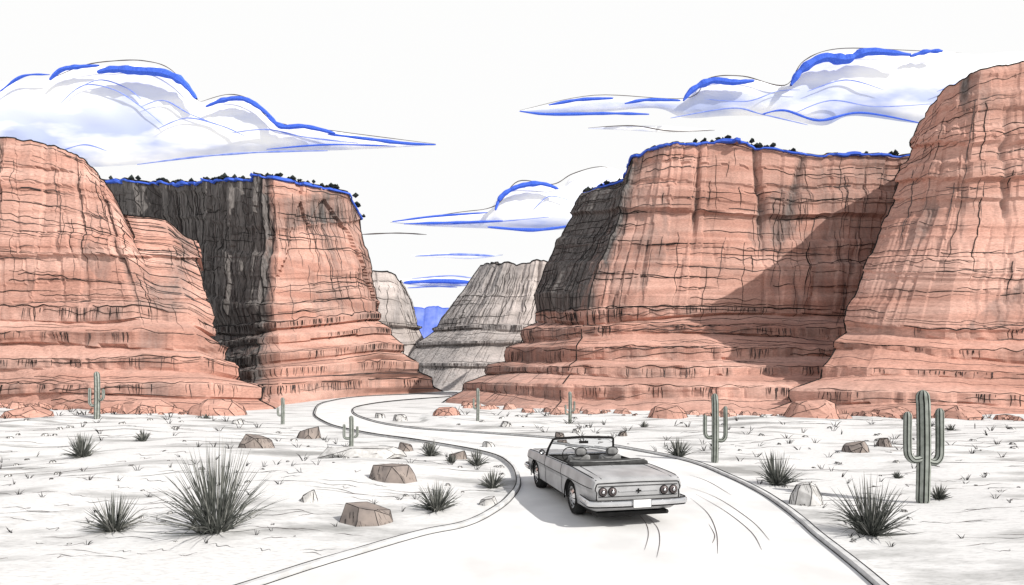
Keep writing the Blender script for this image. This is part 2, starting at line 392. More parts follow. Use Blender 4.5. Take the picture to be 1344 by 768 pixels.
for k in range(460):
    Y=math.exp(rnd.uniform(math.log(7.5),math.log(46))); X=rnd.uniform(-1.02,1.02)*Y
    ln=rnd.uniform(.02,.16)*Y*rnd.choice([.4,1,1]); n=14; ph=rnd.random()*99; sl=rnd.uniform(-.25,.25)
    pts=[]
    for i in range(n):
        x=X+ln*(i/(n-1)-.5); y=Y+sl*(x-X)+.02*Y*noise.noise((i*.22,ph,0))
        if inroad(x,y): break
        pts.append(Vector((x,y,gz(x,y)+.006)))
    if len(pts)>4: mb.tube(pts,[.00055*Y*rnd.choice([.5,.8,1])*math.sin(math.pi*(i+.5)/len(pts)) for i in range(len(pts))],4,rnd.choice([0,1]))
for k in range(280):
    Y=math.exp(rnd.uniform(math.log(8),math.log(48))); X=rnd.uniform(-1,1)*Y
    if inroad(X,Y) : continue
    z=gz(X,Y)
    for q in range(rnd.randint(3,6)):
        hgt=rnd.uniform(.004,.012)*Y; dx=rnd.uniform(-.008,.008)*Y
        mb.tube([Vector((X+dx*.4,Y,z)),Vector((X+dx,Y,z+hgt*.6)),Vector((X+dx*1.7,Y,z+hgt))],[.0006*Y,.0005*Y,.0001*Y],3,0)
mb.build('dry_grass',[INK,INKS])
# ---------------------------------------------------------------- boulders
BR=simple('brown_rock',(.29,.245,.22),(.18,.155,.145),scale=3)
WR=simple('pale_rock',(.60,.59,.58),(.40,.39,.38),scale=6)
def hull_into(mb,loc,w,h,depth,rnd,npts,hatch,Y,tiltmax=.25,line=.0007,rnd_=False):
    bm=bmesh.new(); tilt=rnd.uniform(-tiltmax,tiltmax)
    if rnd_:
        for k in range(npts):
            zz=rnd.uniform(0,1); a=rnd.uniform(0,6.283); rr=math.sqrt(max(0,1-zz*zz*.85))*rnd.uniform(.9,1)
            bm.verts.new((math.cos(a)*w*rr,math.sin(a)*w*depth*rr,zz*h))
    else:
        for k in range(npts):
            a=rnd.uniform(0,6.283); zz=rnd.uniform(.1,.7)
            rr=rnd.uniform(.85,1)*(1-.3*zz*zz)
            bm.verts.new((math.cos(a)*w*rr,math.sin(a)*w*depth*rr,zz*h))
        nt_=max(5,npts//2)
        for k in range(nt_):
            a=6.283*(k+rnd.uniform(-.3,.3))/nt_; rr=rnd.uniform(.45,.78)
            bm.verts.new((math.cos(a)*w*rr,math.sin(a)*w*depth*rr,h*(rnd.uniform(.82,1)+tilt*math.cos(a))))
    for a in range(7): bm.verts.new((math.cos(a*.9)*w,math.sin(a*.9)*w*depth,-.15*h))
    bmesh.ops.convex_hull(bm,input=bm.verts)
    for v in [v for v in bm.verts if not v.link_faces]: bm.verts.remove(v)
    bmesh.ops.dissolve_limit(bm,angle_limit=.22,verts=bm.verts,edges=bm.edges)
    bm.verts.index_update(); L_=Vector(loc)
    mb.add([v.co+L_ for v in bm.verts],[[v.index for v in f.verts] for f in bm.faces],0)
    for e in bm.edges:
        if len(e.link_faces)==2 and e.calc_face_angle(0)>.4:
            a,b2=e.verts[0].co,e.verts[1].co; m=(a+b2)/2+Vector([rnd.uniform(-1,1)*.01*w for _ in range(3)])
            r=line*Y; mb.tube([a+L_,m+L_,b2+L_],[r*.7,r,r*.7],4,1)
    for f in bm.faces:
        c=f.calc_center_median(); nn=f.normal
        if nn.z<-.2 or f.calc_area()<.05*w*h or nn.z>.85: continue
        t=nn.cross(Vector((0,0,1)))
        if t.length<.1: continue
        t.normalize(); dn=nn.cross(t)
        for q in range(hatch//3):
            vv=rnd.choice(list(f.verts)).co; s=c.lerp(vv,rnd.uniform(.1,.6)); l=h*.16
            mb.tube([s-dn*l+t*l*.3+L_,s+dn*l-t*l*.3+L_],[.0004*Y,.0003*Y],3,1)
    bm.free()
def boulder(name,px,py,wpx,hpx,mat,seed,npts=12,depth=.7,hatch=10,sink=0,**kw):
    p=GP(px,py); Y=p.y; w=wpx/F*Y/2; h=hpx/F*Y*1.1
    mb=MB(); hull_into(mb,(0,0,0),w,h,depth,random.Random(seed),npts,hatch,Y,**kw)
    ob=mb.build(name,[mat,INK]); ob.location=(p.x,p.y+w*depth*.7,gz(p.x,p.y)-.02-sink*h); return ob
bl=[(475,691,76,22,BR),(511,641,68,20,BR),(331,598,50,14,BR),(402,574,34,12,BR),(403,670,24,13,WR),(1129,600,36,12,BR),(1163,592,20,11,BR),(531,592,22,10,BR),(641,588,18,8,WR),
    (735,575,14,7,BR),(600,605,26,9,BR),(640,664,26,10,WR),(524,553,20,9,WR),(562,590,16,8,WR),(664,562,16,7,WR),(818,575,12,6,BR),(310,558,16,6,WR),(498,549,14,6,WR),(757,570,12,6,WR)]
for k,(a,b_,c,d,m) in enumerate(bl): boulder('boulder',a,b_,c,d,m,100+k,hatch=15 if c>40 else 3,npts=16 if c>40 else 12)
boulder('boulder',1064,664,44,27,WR,77,npts=60,hatch=6,rnd_=True)
boulder('rock_slab',468,611,122,11,WR,79,npts=22,hatch=2,depth=.6,tiltmax=.05)
bb=[(180,545,84,20),(275,546,80,22),(880,550,56,20),(1078,553,84,26),(1180,552,60,16),(585,551,40,12),(1270,553,64,20),(20,552,70,16)]
for k,(a,b_,c,d) in enumerate(bb): boulder('boulder',a,b_,c,d,ROCK,200+k,npts=40,hatch=4,sink=.12,rnd_=True)
mb=MB(); rnd=random.Random(88)
foot=[[(-90,534),(50,537),(130,543),(200,544),(285,544),(365,539),(410,530)],[(590,532),(660,538),(725,542),(815,545),(935,547),(1010,547),(1095,550),(1195,551),(1390,550)]]
for line in foot:
    for a,b_ in zip(line,line[1:]):
        for k in range(int(abs(b_[0]-a[0])/7)):
            t=rnd.random(); px=a[0]+(b_[0]-a[0])*t; py=a[1]+(b_[1]-a[1])*t+rnd.uniform(-1.5,5)*rnd.random()
            p=GP(px,py)
            if inroad(p.x,p.y): continue
            w=rnd.choice([2,3,4,6,9,13])/F*p.y*rnd.uniform(.7,1.2); h=w*rnd.uniform(.5,1.0)
            hull_into(mb,(p.x,p.y,gz(p.x,p.y)-.12*h),w,h,.8,rnd,14,3,p.y,line=.00045,rnd_=rnd.random()<.5)
mb.build('rock_debris',[ROCK,INK])
mb=MB(); rnd=random.Random(91)
for k in range(170):
    Y=math.exp(rnd.uniform(math.log(8),math.log(44))); X=rnd.uniform(-1,1)*Y
    if inroad(X,Y): continue
    w=rnd.uniform(1.5,5)/F*Y; hull_into(mb,(X,Y,gz(X,Y)-.01),w,w*rnd.uniform(.5,.9),.8,rnd,7,0,Y,line=.0005)
mb.build('small_stones',[WR,INK])
# ---------------------------------------------------------------- spiky shrubs
SH=simple('yucca_leaf',(.10,.105,.095),(.045,.05,.045),scale=8)
SH2=simple('dry_yucca_leaf',(.26,.26,.24),(.14,.14,.13),scale=8)
def shrub(px,py,wpx,hpx,seed,n=120):
    p=GP(px,py); Y=p.y; R=wpx/F*Y/2*1.1; H=hpx/F*Y; rnd=random.Random(seed); mb=MB()
    for k in range(n):
        a=rnd.uniform(0,6.283); el=math.radians(6+82*rnd.random()); ln=rnd.uniform(.68,1.02)
        dx=math.cos(a)*math.cos(el)*R*ln; dy=math.sin(a)*math.cos(el)*R*ln; dz=math.sin(el)*H*ln
        b0=Vector((math.cos(a)*R*.14*rnd.random(),math.sin(a)*R*.14*rnd.random(),0))
        sag=rnd.uniform(-.02,.10)*H*math.cos(el)
        pts=[b0+Vector((dx*t,dy*t,dz*t+sag*math.sin(t*3.14)*1.2)) for t in (0,.3,.6,.85,1)]
        w=rnd.uniform(.0007,.0012)*Y
        mb.tube(pts,[w*.9,w,w*.75,w*.4,w*.05],3,0 if rnd.random()<.68 else 1)
    for k in range(n//3):
        a=rnd.uniform(0,6.283); r0=R*rnd.uniform(.02,.25)
        b0=Vector((math.cos(a)*r0,math.sin(a)*r0*.8,0)); mb.tube([b0,b0+Vector((math.cos(a)*R*.2,math.sin(a)*R*.2,H*rnd.uniform(.1,.28)))],[.0013*Y,.0004*Y],3,0)
    ob=mb.build('yucca_plant',[SH,SH2]); ob.location=(p.x,p.y,gz(p.x,p.y)-.01)
sl=[(284,701,160,128,220),(150,699,80,54,130),(573,671,70,42,130),(1143,702,108,82,180),(1020,636,62,48,110),(890,600,40,28,70),(108,606,48,35,90),(188,583,24,18,50),(626,613,36,25,70),(565,599,36,24,70),(646,641,40,27,80),(593,611,22,14,45),(1232,657,30,24,55),(1178,629,16,12,30),(1248,565,20,10,30),(270,553,16,9,30),(845,563,16,10,30)]
for k,(a,b_,c,d,n) in enumerate(sl): shrub(a,b_,c,d,300+k,n)
# ---------------------------------------------------------------- saguaros
CA=simple('saguaro_skin',(.34,.36,.33),(.22,.24,.21),scale=6); CD=simple('saguaro_groove',(.05,.055,.05),(.03,.03,.03),scale=6)
def ribbed(mb,pts,rad,ribs):
    n=len(pts); sides=ribs*3; vs=[]
    a=Vector((1,0,0))
    for i,p in enumerate(pts):
        t=(pts[min(i+1,n-1)]-pts[max(i-1,0)]).normalized()
        a=(a-t*a.dot(t)); 
        if a.length<.05: a=t.orthogonal()
        a.normalize(); b=t.cross(a)
        for k in range(sides):
            an=2*math.pi*(k//3+(0,.17,.83)[k%3])/ribs; r=rad[i]*(.86 if k%3==0 else 1.0)
            vs.append(p+(a*math.cos(an)+b*math.sin(an))*r)
    o=len(mb.v); mb.v.extend([tuple(v) for v in vs])
    for i in range(n-1):
        for k in range(sides):
            k2=(k+1)%sides
            mb.f.append((o+i*sides+k,o+i*sides+k2,o+(i+1)*sides+k2,o+(i+1)*sides+k)); mb.m.append(1 if k%3!=1 else 0); mb.sm.append(False)
    mb.f.append(tuple(o+(n-1)*sides+k for k in range(sides))); mb.m.append(0); mb.sm.append(False)
def dome(pts,r):
    n=len(pts); L_=[0]
    for i in range(1,n): L_.append(L_[-1]+(pts[i]-pts[i-1]).length)
    T=L_[-1]; return [r*math.sqrt(max(.02,1-max(0,(l-(T-r*1.3))/(r*1.3))**2)) for l in L_]
def dens_(P,m=7):
    s=spline([tuple(p) for p in P],m); return [Vector(p) for p in s]
def saguaro(px,py,hpx,rpx,arms,ribs=9):
    p=GP(px,py); k=p.y/F; mb=MB(); H=hpx*k; r=rpx*k
    tr=[Vector((0.01*H*math.sin(t*3),0,H*t)) for t in [i/26 for i in range(24)]]+[Vector((0,0,H*(1-x))) for x in (.075,.05,.03,.018,.008,.0)]
    ra=dome(tr,r); ra[0]=r*.8
    ribbed(mb,tr,ra,ribs)
    for (sd,h0,out,h1_,ar) in arms:
        y0=random.uniform(-.4,.4)*r
        P=[(sd*r*.5,y0,h0*H),(sd*(r+out*k*.45),y0,h0*H-.01*H),(sd*(r+out*k*.92),y0,(h0+.035)*H),(sd*(r+out*k),y0,(h0+.12)*H),(sd*(r+out*k),y0,(h0+h1_)/2*H+.05*H),(sd*(r+out*k*.98),y0,h1_*H)]
        pts=dens_(P); e=pts[-1]; pts+= [e+Vector((0,0,ar*k*q)) for q in (.4,.8,1.05,1.2,1.3)]
        ribbed(mb,pts,dome(pts,ar*k),max(6,ribs-2))
    ob=mb.build('saguaro_cactus',[CA,CD]); ob.location=(p.x,p.y,gz(p.x,p.y)-.03)
saguaro(1211,660,150,7.8,[(-1,.40,13,.77,4.8),(1,.38,13,.80,4.8)],9)
saguaro(938,607,92,4.6,[(-1,.38,8,.66,2.6),(1,.34,9,.78,2.8)],8)
saguaro(127,553,63,3.4,[(-1,.30,6,.62,1.9),(1,.42,5.5,.6,1.9)],7)
saguaro(461,587,42,3.0,[(-1,.3,6,.68,1.9),(1,.35,5,.62,1.7)],7)
saguaro(371,557,36,2.4,[(-1,.35,3.5,.6,1.4)],6)
saguaro(627,556,44,2.2,[(-1,.4,3.2,.66,1.3)],6)
saguaro(748,555,42,2.4,[(1,.4,3.4,.66,1.3),(-1,.3,3.4,.55,1.3)],6)
# ---------------------------------------------------------------- clouds
CL,nt,b=new_mat('cloud_vapour')
N=nt.nodes.new;L=nt.links.new
tc=N('ShaderNodeTexCoord');mp=N('ShaderNodeMapping');mp.inputs['Scale'].default_value=(.006,.006,.022);mp.inputs['Location'].default_value=(3,0,0)
n1=N('ShaderNodeTexNoise');n1.inputs['Scale'].default_value=1;n1.inputs['Detail'].default_value=4
r=N('ShaderNodeValToRGB');e=r.color_ramp.elements;e[0].position=.40;e[0].color=(.46,.52,.74,1);e[1].position=.58;e[1].color=(.94,.94,.94,1)
at=N('ShaderNodeAttribute');at.attribute_name='shade_tint';mx=N('ShaderNodeMix');mx.data_type='RGBA';mx.inputs[6].default_value=(.94,.94,.94,1)
L(tc.outputs['Object'],mp.inputs[0]);L(mp.outputs[0],n1.inputs['Vector']);L(n1.outputs['Fac'],r.inputs[0]);L(at.outputs['Fac'],mx.inputs[0]);L(r.outputs[0],mx.inputs[7]);L(mx.outputs[2],b.inputs['Base Color'])
CY=900.
def interp(P,x):
    for a,b_ in zip(P,P[1:]):
        if a[0]<=x<=b_[0]:
            t=(x-a[0])/(b_[0]-a[0]+1e-9); return a[1]*(1-t)+b_[1]*t
    return P[-1][1] if x>P[-1][0] else P[0][1]
def cloud(top,bot,strokes,seed,thick=13):
    T=spline(top,6);B=spline(bot,6); x0=T[0][0];x1=T[-1][0]; nx=120; ns=16; vs=[];va=[]
    for side in (-1,1):
        for i in range(nx+1):
            x=x0+(x1-x0)*i/nx; yt=interp(T,x); yb=max(interp(B,x),yt+.3)
            for j in range(ns+1):
                s_=j/ns; y=yt*(1-s_)+yb*s_
                th=thick*min(1,(yb-yt)/45)*math.sqrt(max(0,1-(2*s_-1)**2))*(1+.2*noise.noise((x*.03,y*.06,seed)))
                p=W(x,y,CY); p.y+=side*th; vs.append(p); va.append(min(1,.1+1.3*s_))  # blue tint painted in, stronger towards the cloud base
    o=(nx+1)*(ns+1); fs=[]
    for i in range(nx):
        for j in range(ns):
            a=i*(ns+1)+j; fs.append((a,a+1,a+ns+2,a+ns+1)); fs.append((o+a,o+a+ns+1,o+a+ns+2,o+a+1))
    mb=MB(); mb.add(vs,fs,0,True)
    for (pts,r,mat) in strokes:
        q=spline(pts,8); n=len(q); 
        tp=[W(x,y,CY-thick*1.3-r) for x,y in q]
        mb.tube(tp,[r*CY/F*.55*(.15+.85*math.sin(math.pi*(i+.5)/n)**.6)*(1+.5*noise.noise((i*.35,seed,r))) for i in range(n)],6,mat)
    mb.build('cloud',[CL,BLUE,BLUEL,INKS],attr=np.array(va,dtype=np.float32))
tA=[(-120,150),(-60,112),(0,108),(65,103),(90,90),(130,86),(150,90),(185,83),(215,92),(240,110),(262,134),(290,130),(318,128),(342,142),(362,160),(400,166),(470,178),(530,187),(572,190)]
bA=[(-120,175),(0,205),(65,214),(120,219),(200,214),(270,204),(330,199),(420,198),(500,195),(572,190)]
cloud(tA,bA,[([(65,105),(80,92),(100,88),(130,86)],5,1),([(128,95),(150,91),(180,93),(215,96),(240,108),(258,130)],10,1),([(270,140),(295,131),(320,130),(342,142),(362,160)],6,1),
 ([(350,152),(370,166),(400,166),(440,175)],6,1),([(430,176),(480,182),(530,188),(572,190)],4,1),([(65,104),(110,86),(150,80),(190,80),(225,92),(262,134)],1.1,3),([(262,134),(300,124),(330,132),(362,160),(440,172),(572,189)],1.1,3),
 ([(95,120),(130,105),(165,115),(185,130)],1.2,2),([(80,135),(110,112),(150,118),(185,140),(215,165)],1.2,2),([(185,140),(215,132),(250,150),(290,165)],1.2,2),([(205,170),(245,155),(290,165),(320,178)],1.4,2),([(300,175),(350,170),(400,180),(470,188)],1.6,2),
 ([(75,200),(110,190),(140,198)],1.4,2),([(180,216),(260,206),(340,200),(430,198)],2.2,2),([(350,196),(430,190),(520,192)],2,1),([(0,120),(30,100),(65,98)],2.5,1)],1)
tB=[(680,146),(730,136),(780,128),(830,131),(895,130),(908,116),(935,104),(980,104),(1010,110),(1036,112),(1048,90),(1075,72),(1120,66),(1190,71),(1235,67),(1280,72),(1360,70),(1440,110)]
bB=[(680,146),(720,151),(780,148),(860,142),(900,155),(960,152),(1020,154),(1080,165),(1120,152),(1215,163),(1300,160),(1440,130)]
cloud(tB,bB,[([(897,132),(910,117),(935,106),(962,108),(990,106)],8,1),([(1038,112),(1052,92),(1080,76),(1110,78),(1140,68),(1195,72)],11,1),([(1195,74),(1215,68),(1237,67)],5,1),([(720,138),(760,131),(805,129)],4,1),([(820,136),(850,131),(893,132)],4,1),
 ([(682,146),(720,150),(800,149),(852,150)],3.5,1),([(682,145),(780,125),(900,129),(930,103),(975,100),(1030,112),(1055,80),(1100,64),(1190,66),(1262,70)],1.1,3),
 ([(925,130),(980,133),(1020,120),(1050,118)],1.2,2),([(1000,150),(1030,145),(1075,158),(1130,148),(1210,162)],3,1),([(880,155),(960,142),(1000,150),(1060,164)],1.8,2),([(1040,150),(1090,132),(1150,140),(1230,136)],1.4,2),([(1060,120),(1110,105),(1160,118)],1.2,2),([(1230,120),(1280,105),(1330,118)],1.6,2),([(1215,162),(1280,158),(1350,156)],2.2,1)],2)
tC=[(512,292),(550,286),(600,281),(640,276),(655,258),(680,243),(710,240),(737,246),(752,230),(780,222),(800,220),(830,232),(860,245)]
bC=[(512,292),(560,297),(640,300),(700,303),(760,300),(830,300),(860,290)]
cloud(tC,bC,[([(650,276),(658,258),(680,245),(710,241),(733,248)],6,1),([(775,252),(790,244),(805,240)],5,1),([(515,291),(570,284),(640,279)],2.5,1),([(530,294),(600,292),(660,290)],3,1),([(640,298),(700,302),(745,297)],4,1),
 ([(512,292),(600,279),(650,270),(680,238),(725,242),(752,228),(790,219),(826,232)],1.1,3),([(700,275),(720,258),(745,262)],1.2,2),([(560,296),(640,292),(720,285)],1.4,2)],3)
tD=[(515,368),(560,364),(600,366),(645,369),(700,372)]; bD=[(515,371),(560,376),(600,376),(645,374),(700,373)]
cloud(tD,bD,[([(530,371),(580,369),(640,372)],5,1),([(540,366),(590,362),(620,365)],1.5,2),([(535,378),(570,376),(600,377)],2,2)],4,6)
tE=[(540,335),(580,332),(620,336),(660,334)];bE=[(540,336),(580,338),(620,340),(660,335)]
cloud(tE,bE,[([(545,336),(600,334),(650,336)],2.5,2),([(470,308),(520,306),(560,308)],1.5,3)],5,6)
tF=[(772,168),(820,165),(880,166),(938,171)];bF=[(772,169),(820,171),(880,174),(938,172)]
cloud(tF,bF,[([(772,168),(830,165),(880,172),(938,171)],1.2,3)],6,6)
# ---------------------------------------------------------------- convertible car
PAINT=simple('grey_paint',(.42,.42,.425),(.30,.30,.305),scale=2.5,rough=.4,spec=.5)
CHR=simple('chrome',(.72,.72,.73),(.55,.55,.56),scale=2,rough=.22,metal=.85,spec=.5)
TIRE=simple('tyre_rubber',(.03,.03,.03),(.018,.018,.018)); VIN=simple('dark_vinyl',(.07,.07,.07),(.035,.035,.035)); SEAT=simple('seat_vinyl',(.30,.30,.30),(.18,.18,.18),scale=6)
LENS=simple('tail_lens',(.14,.11,.11),(.08,.06,.06),rough=.3,spec=.5); PLATE=simple('white_plate',(.8,.8,.8),(.72,.72,.72))
GL,nt,b=new_mat('windscreen_glass'); b.inputs['Transmission Weight'].default_value=1; b.inputs['Roughness'].default_value=.0; b.inputs['IOR'].default_value=1.02; b.inputs['Base Color'].default_value=(.72,.75,.77,1)
car=bpy.data.objects.new('convertible_car',None); bpy.context.collection.objects.link(car)
# y, half width, underside, deck height : long flat boot and bonnet, squared-off ends
ST=[(-1.22,.82,.42,.80),(-1.19,.86,.36,.855),(-1.0,.885,.27,.885),(-.5,.90,.22,.905),(0,.905,.20,.92),(.4,.90,.2,.915),(1.0,.90,.2,.905),(1.6,.90,.2,.90),(2.2,.90,.2,.895),(2.8,.90,.2,.885),(3.3,.89,.22,.865),(3.66,.87,.28,.84),(3.72,.82,.36,.79)]
def sec(y,w,zb,zt):
    h=zt-zb
    half=[(0,zb),(w*.80,zb),(w*.95,zb+.12*h),(w*.975,zb+.35*h),(w*.965,zb+.58*h),(w*1.0,zb+.70*h),(w*.995,zb+.80*h),(w*.965,zb+.97*h),(w*.93,zt),(w*.5,zt+.006),(0,zt+.010)]
    return [Vector((x,y,z)) for x,z in half]+[Vector((-x,y,z)) for x,z in reversed(half[1:-1])]
SS=spline(ST,3)
mb=MB(); rows=[sec(*s) for s in SS]; ns=len(rows[0]); vs=[p for r_ in rows for p in r_]
fs=[(i*ns+k,i*ns+(k+1)%ns,(i+1)*ns+(k+1)%ns,(i+1)*ns+k) for i in range(len(rows)-1) for k in range(ns)]
fs.append(tuple(range(ns))); fs.append(tuple((len(rows)-1)*ns+k for k in range(ns-1,-1,-1)))
mb.add(vs,fs,0)
body=mb.build('body',[PAINT,TIRE])
bm=bmesh.new(); bm.from_mesh(body.data); bmesh.ops.recalc_face_normals(bm,faces=bm.faces); bm.to_mesh(body.data); bm.free()
def cutter_cyl(y,x0,x1,r):
    m=MB();n=28;vs=[]
    for x in (x0,x1):
        for k in range(n): a=2*math.pi*k/n; vs.append((x,y+r*math.cos(a),.32+r*math.sin(a)))
    m.add(vs,[(k,(k+1)%n,n+(k+1)%n,n+k) for k in range(n)]+[tuple(range(n-1,-1,-1)),tuple(range(n,2*n))],0)
    return m.build('cut',[TIRE])
def box(mb,x0,x1,y0,y1,z0,z1,mat=0):
    v=[(x,y,z) for x in (x0,x1) for y in (y0,y1) for z in (z0,z1)]
    mb.add(v,[(0,1,3,2),(4,6,7,5),(0,4,5,1),(2,3,7,6),(0,2,6,4),(1,5,7,3)],mat)
CF=1.92
cuts=[cutter_cyl(0,.58,1.2,.365),cutter_cyl(0,-1.2,-.58,.365),cutter_cyl(2.8,.58,1.2,.365),cutter_cyl(2.8,-1.2,-.58,.365)]
m=MB(); box(m,-.77,.77,.40,CF,.36,1.4); cuts.append(m.build('cut',[TIRE]))
for c in cuts:
    bm=bmesh.new(); bm.from_mesh(c.data); bmesh.ops.recalc_face_normals(bm,faces=bm.faces); bm.to_mesh(c.data); bm.free()
    md=body.modifiers.new('b','BOOLEAN'); md.object=c; md.operation='DIFFERENCE'; md.solver='EXACT'
dg=bpy.context.evaluated_depsgraph_get(); me=bpy.data.meshes.new_from_object(body.evaluated_get(dg))
body.modifiers.clear(); body.data=me
for c in cuts: bpy.data.objects.remove(c)
bm=bmesh.new(); bm.from_mesh(me)
for f in bm.faces: f.smooth=True
for e in bm.edges: e.smooth=(len(e.link_faces)==2 and e.calc_face_angle(0)<.4)
bm.to_mesh(me); bm.free(); body.parent=car
ln=MB()
def secpt(y,k,off=.004):
    a=[s for s in SS if s[0]<=y+1e-6][-1]; i=SS.index(a); b_=SS[min(i+1,len(SS)-1)]; t=0 if b_[0]==a[0] else (y-a[0])/(b_[0]-a[0])
    s=tuple(a[q]*(1-t)+b_[q]*t for q in range(4)); p=sec(y,*s[1:])[k]; return p
def linek(k,y0,y1,r=.007,n=30,mir=True):
    P=[secpt(y0+(y1-y0)*i/n,k) for i in range(n+1)]
    ln.tube(P,r,4,0)
    if mir: ln.tube([Vector((-p.x,p.y,p.z)) for p in P],r,4,0)
linek(5,-1.18,3.7,.008); linek(8,-1.2,3.7,.011); linek(2,.42,2.4,.012)
for yy in (.60,1.85):
    P=[secpt(yy,k) for k in (8,7,6,5,4,3,2)]; ln.tube(P,.007,4,0); ln.tube([Vector((-p.x,p.y,p.z)) for p in P],.007,4,0)
def top(x,y): 
    p=secpt(y,9); return Vector((x,y,p.z+.004-(abs(x)/.88)**2*.004))
for (x0,y0,y1) in ((.68,-1.16,-.02),(.70,2.15,3.66)):
    P=[top(-x0,y0),top(-x0,(y0+y1)/2),top(-x0,y1),top(0,y1),top(x0,y1),top(x0,(y0+y1)/2),top(x0,y0)]
    ln.tube(P,.006,4,0)
ln.tube([top(-.03,-1.16),top(-.03,-.05)],.004,4,0)
ln.tube([top(-.05,2.3),top(-.05,3.6)],.006,4,0); ln.tube([top(.05,2.3),top(.05,3.6)],.006,4,0)
rr=[p for p in sec(*ST[0])]; ln.tube([p+Vector((0,-.003,0)) for p in rr],.010,4,0,closed=True)
ln.tube([(-.77,.40,.925),(.77,.40,.925),(.77,1.2,.915),(.77,CF,.905),(-.77,CF,.905),(-.77,1.2,.915)],.014,4,0,closed=True)
for y in (0,2.8):
    for sx in (-1,1):
        P=[]
        for k in range(0,25):
            a=math.pi*(-.06+1.12*k/24); yy=y+.365*math.cos(a); zz=.32+.365*math.sin(a); P.append((sx*.888,yy,zz))
        ln.tube(P,.014,4,0)
ln.build('panel_lines',[INK],parent=car)
m=MB(); 
box(m,-.765,.765,.405,CF-.005,.363,.38,0); box(m,-.766,-.74,.405,CF-.005,.381,.88,0); box(m,.74,.766,.405,CF-.005,.381,.88,0); box(m,-.739,.739,.405,.42,.381,.89,0); box(m,-.739,.739,CF-.16,CF-.006,.55,.88,0)
m.build('interior_tub',[VIN],parent=car)
def rbox(name,x0,x1,y0,y1,z0,z1,mat,bev=.05,lean=0):
    bm=bmesh.new(); bmesh.ops.create_cube(bm,size=1)
    for v in bm.verts:
        v.co=Vector((x0+(v.co.x+.5)*(x1-x0),y0+(v.co.y+.5)*(y1-y0),z0+(v.co.z+.5)*(z1-z0)))
    bmesh.ops.bevel(bm,geom=bm.edges,offset=bev,segments=3,affect='EDGES',profile=.5)
    for v in bm.verts: v.co.y-=lean*(v.co.z-z0)
    for f in bm.faces: f.smooth=True
    me=bpy.data.meshes.new(name); bm.to_mesh(me); bm.free(); me.materials.append(mat)
    ob=bpy.data.objects.new(name,me); bpy.context.collection.objects.link(ob); ob.parent=car; return ob
for sx in (-.36,.36):
    rbox('seat_cushion',sx-.25,sx+.25,1.1,1.6,.45,.62,SEAT); rbox('seat_back',sx-.25,sx+.25,.98,1.13,.55,1.02,SEAT,.06,.2); rbox('headrest',sx-.13,sx+.13,.84,.95,1.01,1.19,SEAT,.05,.1)
    m=MB(); m.tube([(sx+.13*math.cos(a),.83,1.10+.095*math.sin(a)) for a in [k*math.pi/8 for k in range(16)]],.008,4,0,closed=True); m.build('headrest_piping',[INK],parent=car)
rbox('rear_bench',-.62,.62,.62,.9,.45,.62,SEAT); rbox('rear_bench_back',-.70,.70,.45,.58,.5,.92,SEAT,.05,.05)
rbox('folded_top',-.82,.82,.02,.43,.89,1.0,VIN,.05)
m=MB(); m.tube([(-.82+1.64*i/12,.21-.2*math.sin(math.pi*i/12),1.0) for i in range(13)],.012,5,1); m.tube([(-.76,.43,.96),(.76,.43,.96)],.02,6,0)
m.build('top_boot_piping',[VIN,SEAT],parent=car)
m=MB(); m.tube([(-.36+.18*math.cos(a),1.6+.05*math.sin(a),.93+.17*math.sin(a)) for a in [k*math.pi/10 for k in range(20)]],.013,6,0,closed=True); m.tube([(-.53,1.6,.93),(-.19,1.6,.93)],.01,5,0); m.tube([(-.36,1.6,.93),(-.36,1.85,.8)],.02,6,0)
m.build('steering_wheel',[TIRE],parent=car)
wb=[(-.82,1.96,.91),(-.80,1.84,1.08),(-.74,1.70,1.28),(-.68,1.68,1.305),(0,1.73,1.325),(.68,1.68,1.305),(.74,1.70,1.28),(.80,1.84,1.08),(.82,1.96,.91)]
m=MB(); m.tube(wb,.028,6,1); m.tube([(-.82,1.96,.91),(0,2.08,.915),(.82,1.96,.91)],.018,6,0); m.tube([Vector(p)+Vector((0,.01,-.03)) for p in wb[2:7]],.012,5,0)
m.tube([(0,1.71,1.30),(0,1.69,1.24)],.008,5,1); box(m,-.11,.11,1.67,1.69,1.18,1.24,1)
m.build('windscreen_frame',[CHR,INK],parent=car)
m=MB(); m.add([(-.81,1.965,.915),(0,2.085,.92),(.81,1.965,.915),(.73,1.705,1.28),(0,1.735,1.32),(-.73,1.705,1.28)],[(0,1,4,5),(1,2,3,4)],0); m.build('windscreen',[GL],parent=car)
m=MB()
P=[(-.915,-.70,.46),(-.93,-1.05,.46),(-.90,-1.25,.46),(-.6,-1.31,.46),(0,-1.325,.46),(.6,-1.31,.46),(.90,-1.25,.46),(.93,-1.05,.46),(.915,-.70,.46)]
def bar(mb,P,hh,dd,mat):
    P=spline(P,5); n=len(P); vs=[]
    for i,p in enumerate(P):
        a=P[max(0,i-1)];b_=P[min(n-1,i+1)];d=Vector((b_[0]-a[0],b_[1]-a[1],0)).normalized();o=Vector((d.y,-d.x,0)); q=Vector(p)
        for (oo,zz) in ((0,-hh),(dd*.8,-hh*.7),(dd,0),(dd*.8,hh*.7),(0,hh)): vs.append(q+o*oo+Vector((0,0,zz)))
    mb.add(vs,[(i*5+k,i*5+(k+1)%5,(i+1)*5+(k+1)%5,(i+1)*5+k) for i in range(n-1) for k in range(5)]+[(0,1,2,3,4),tuple((n-1)*5+k for k in (4,3,2,1,0))],mat,False)
    mb.tube([Vector(v) for v in [vs[i*5+4]+Vector((0,0,.004)) for i in range(n)]],.010,4,1); mb.tube([vs[i*5+0]-Vector((0,0,.004)) for i in range(n)],.014,4,1)
bar(m,P,.055,.04,0)
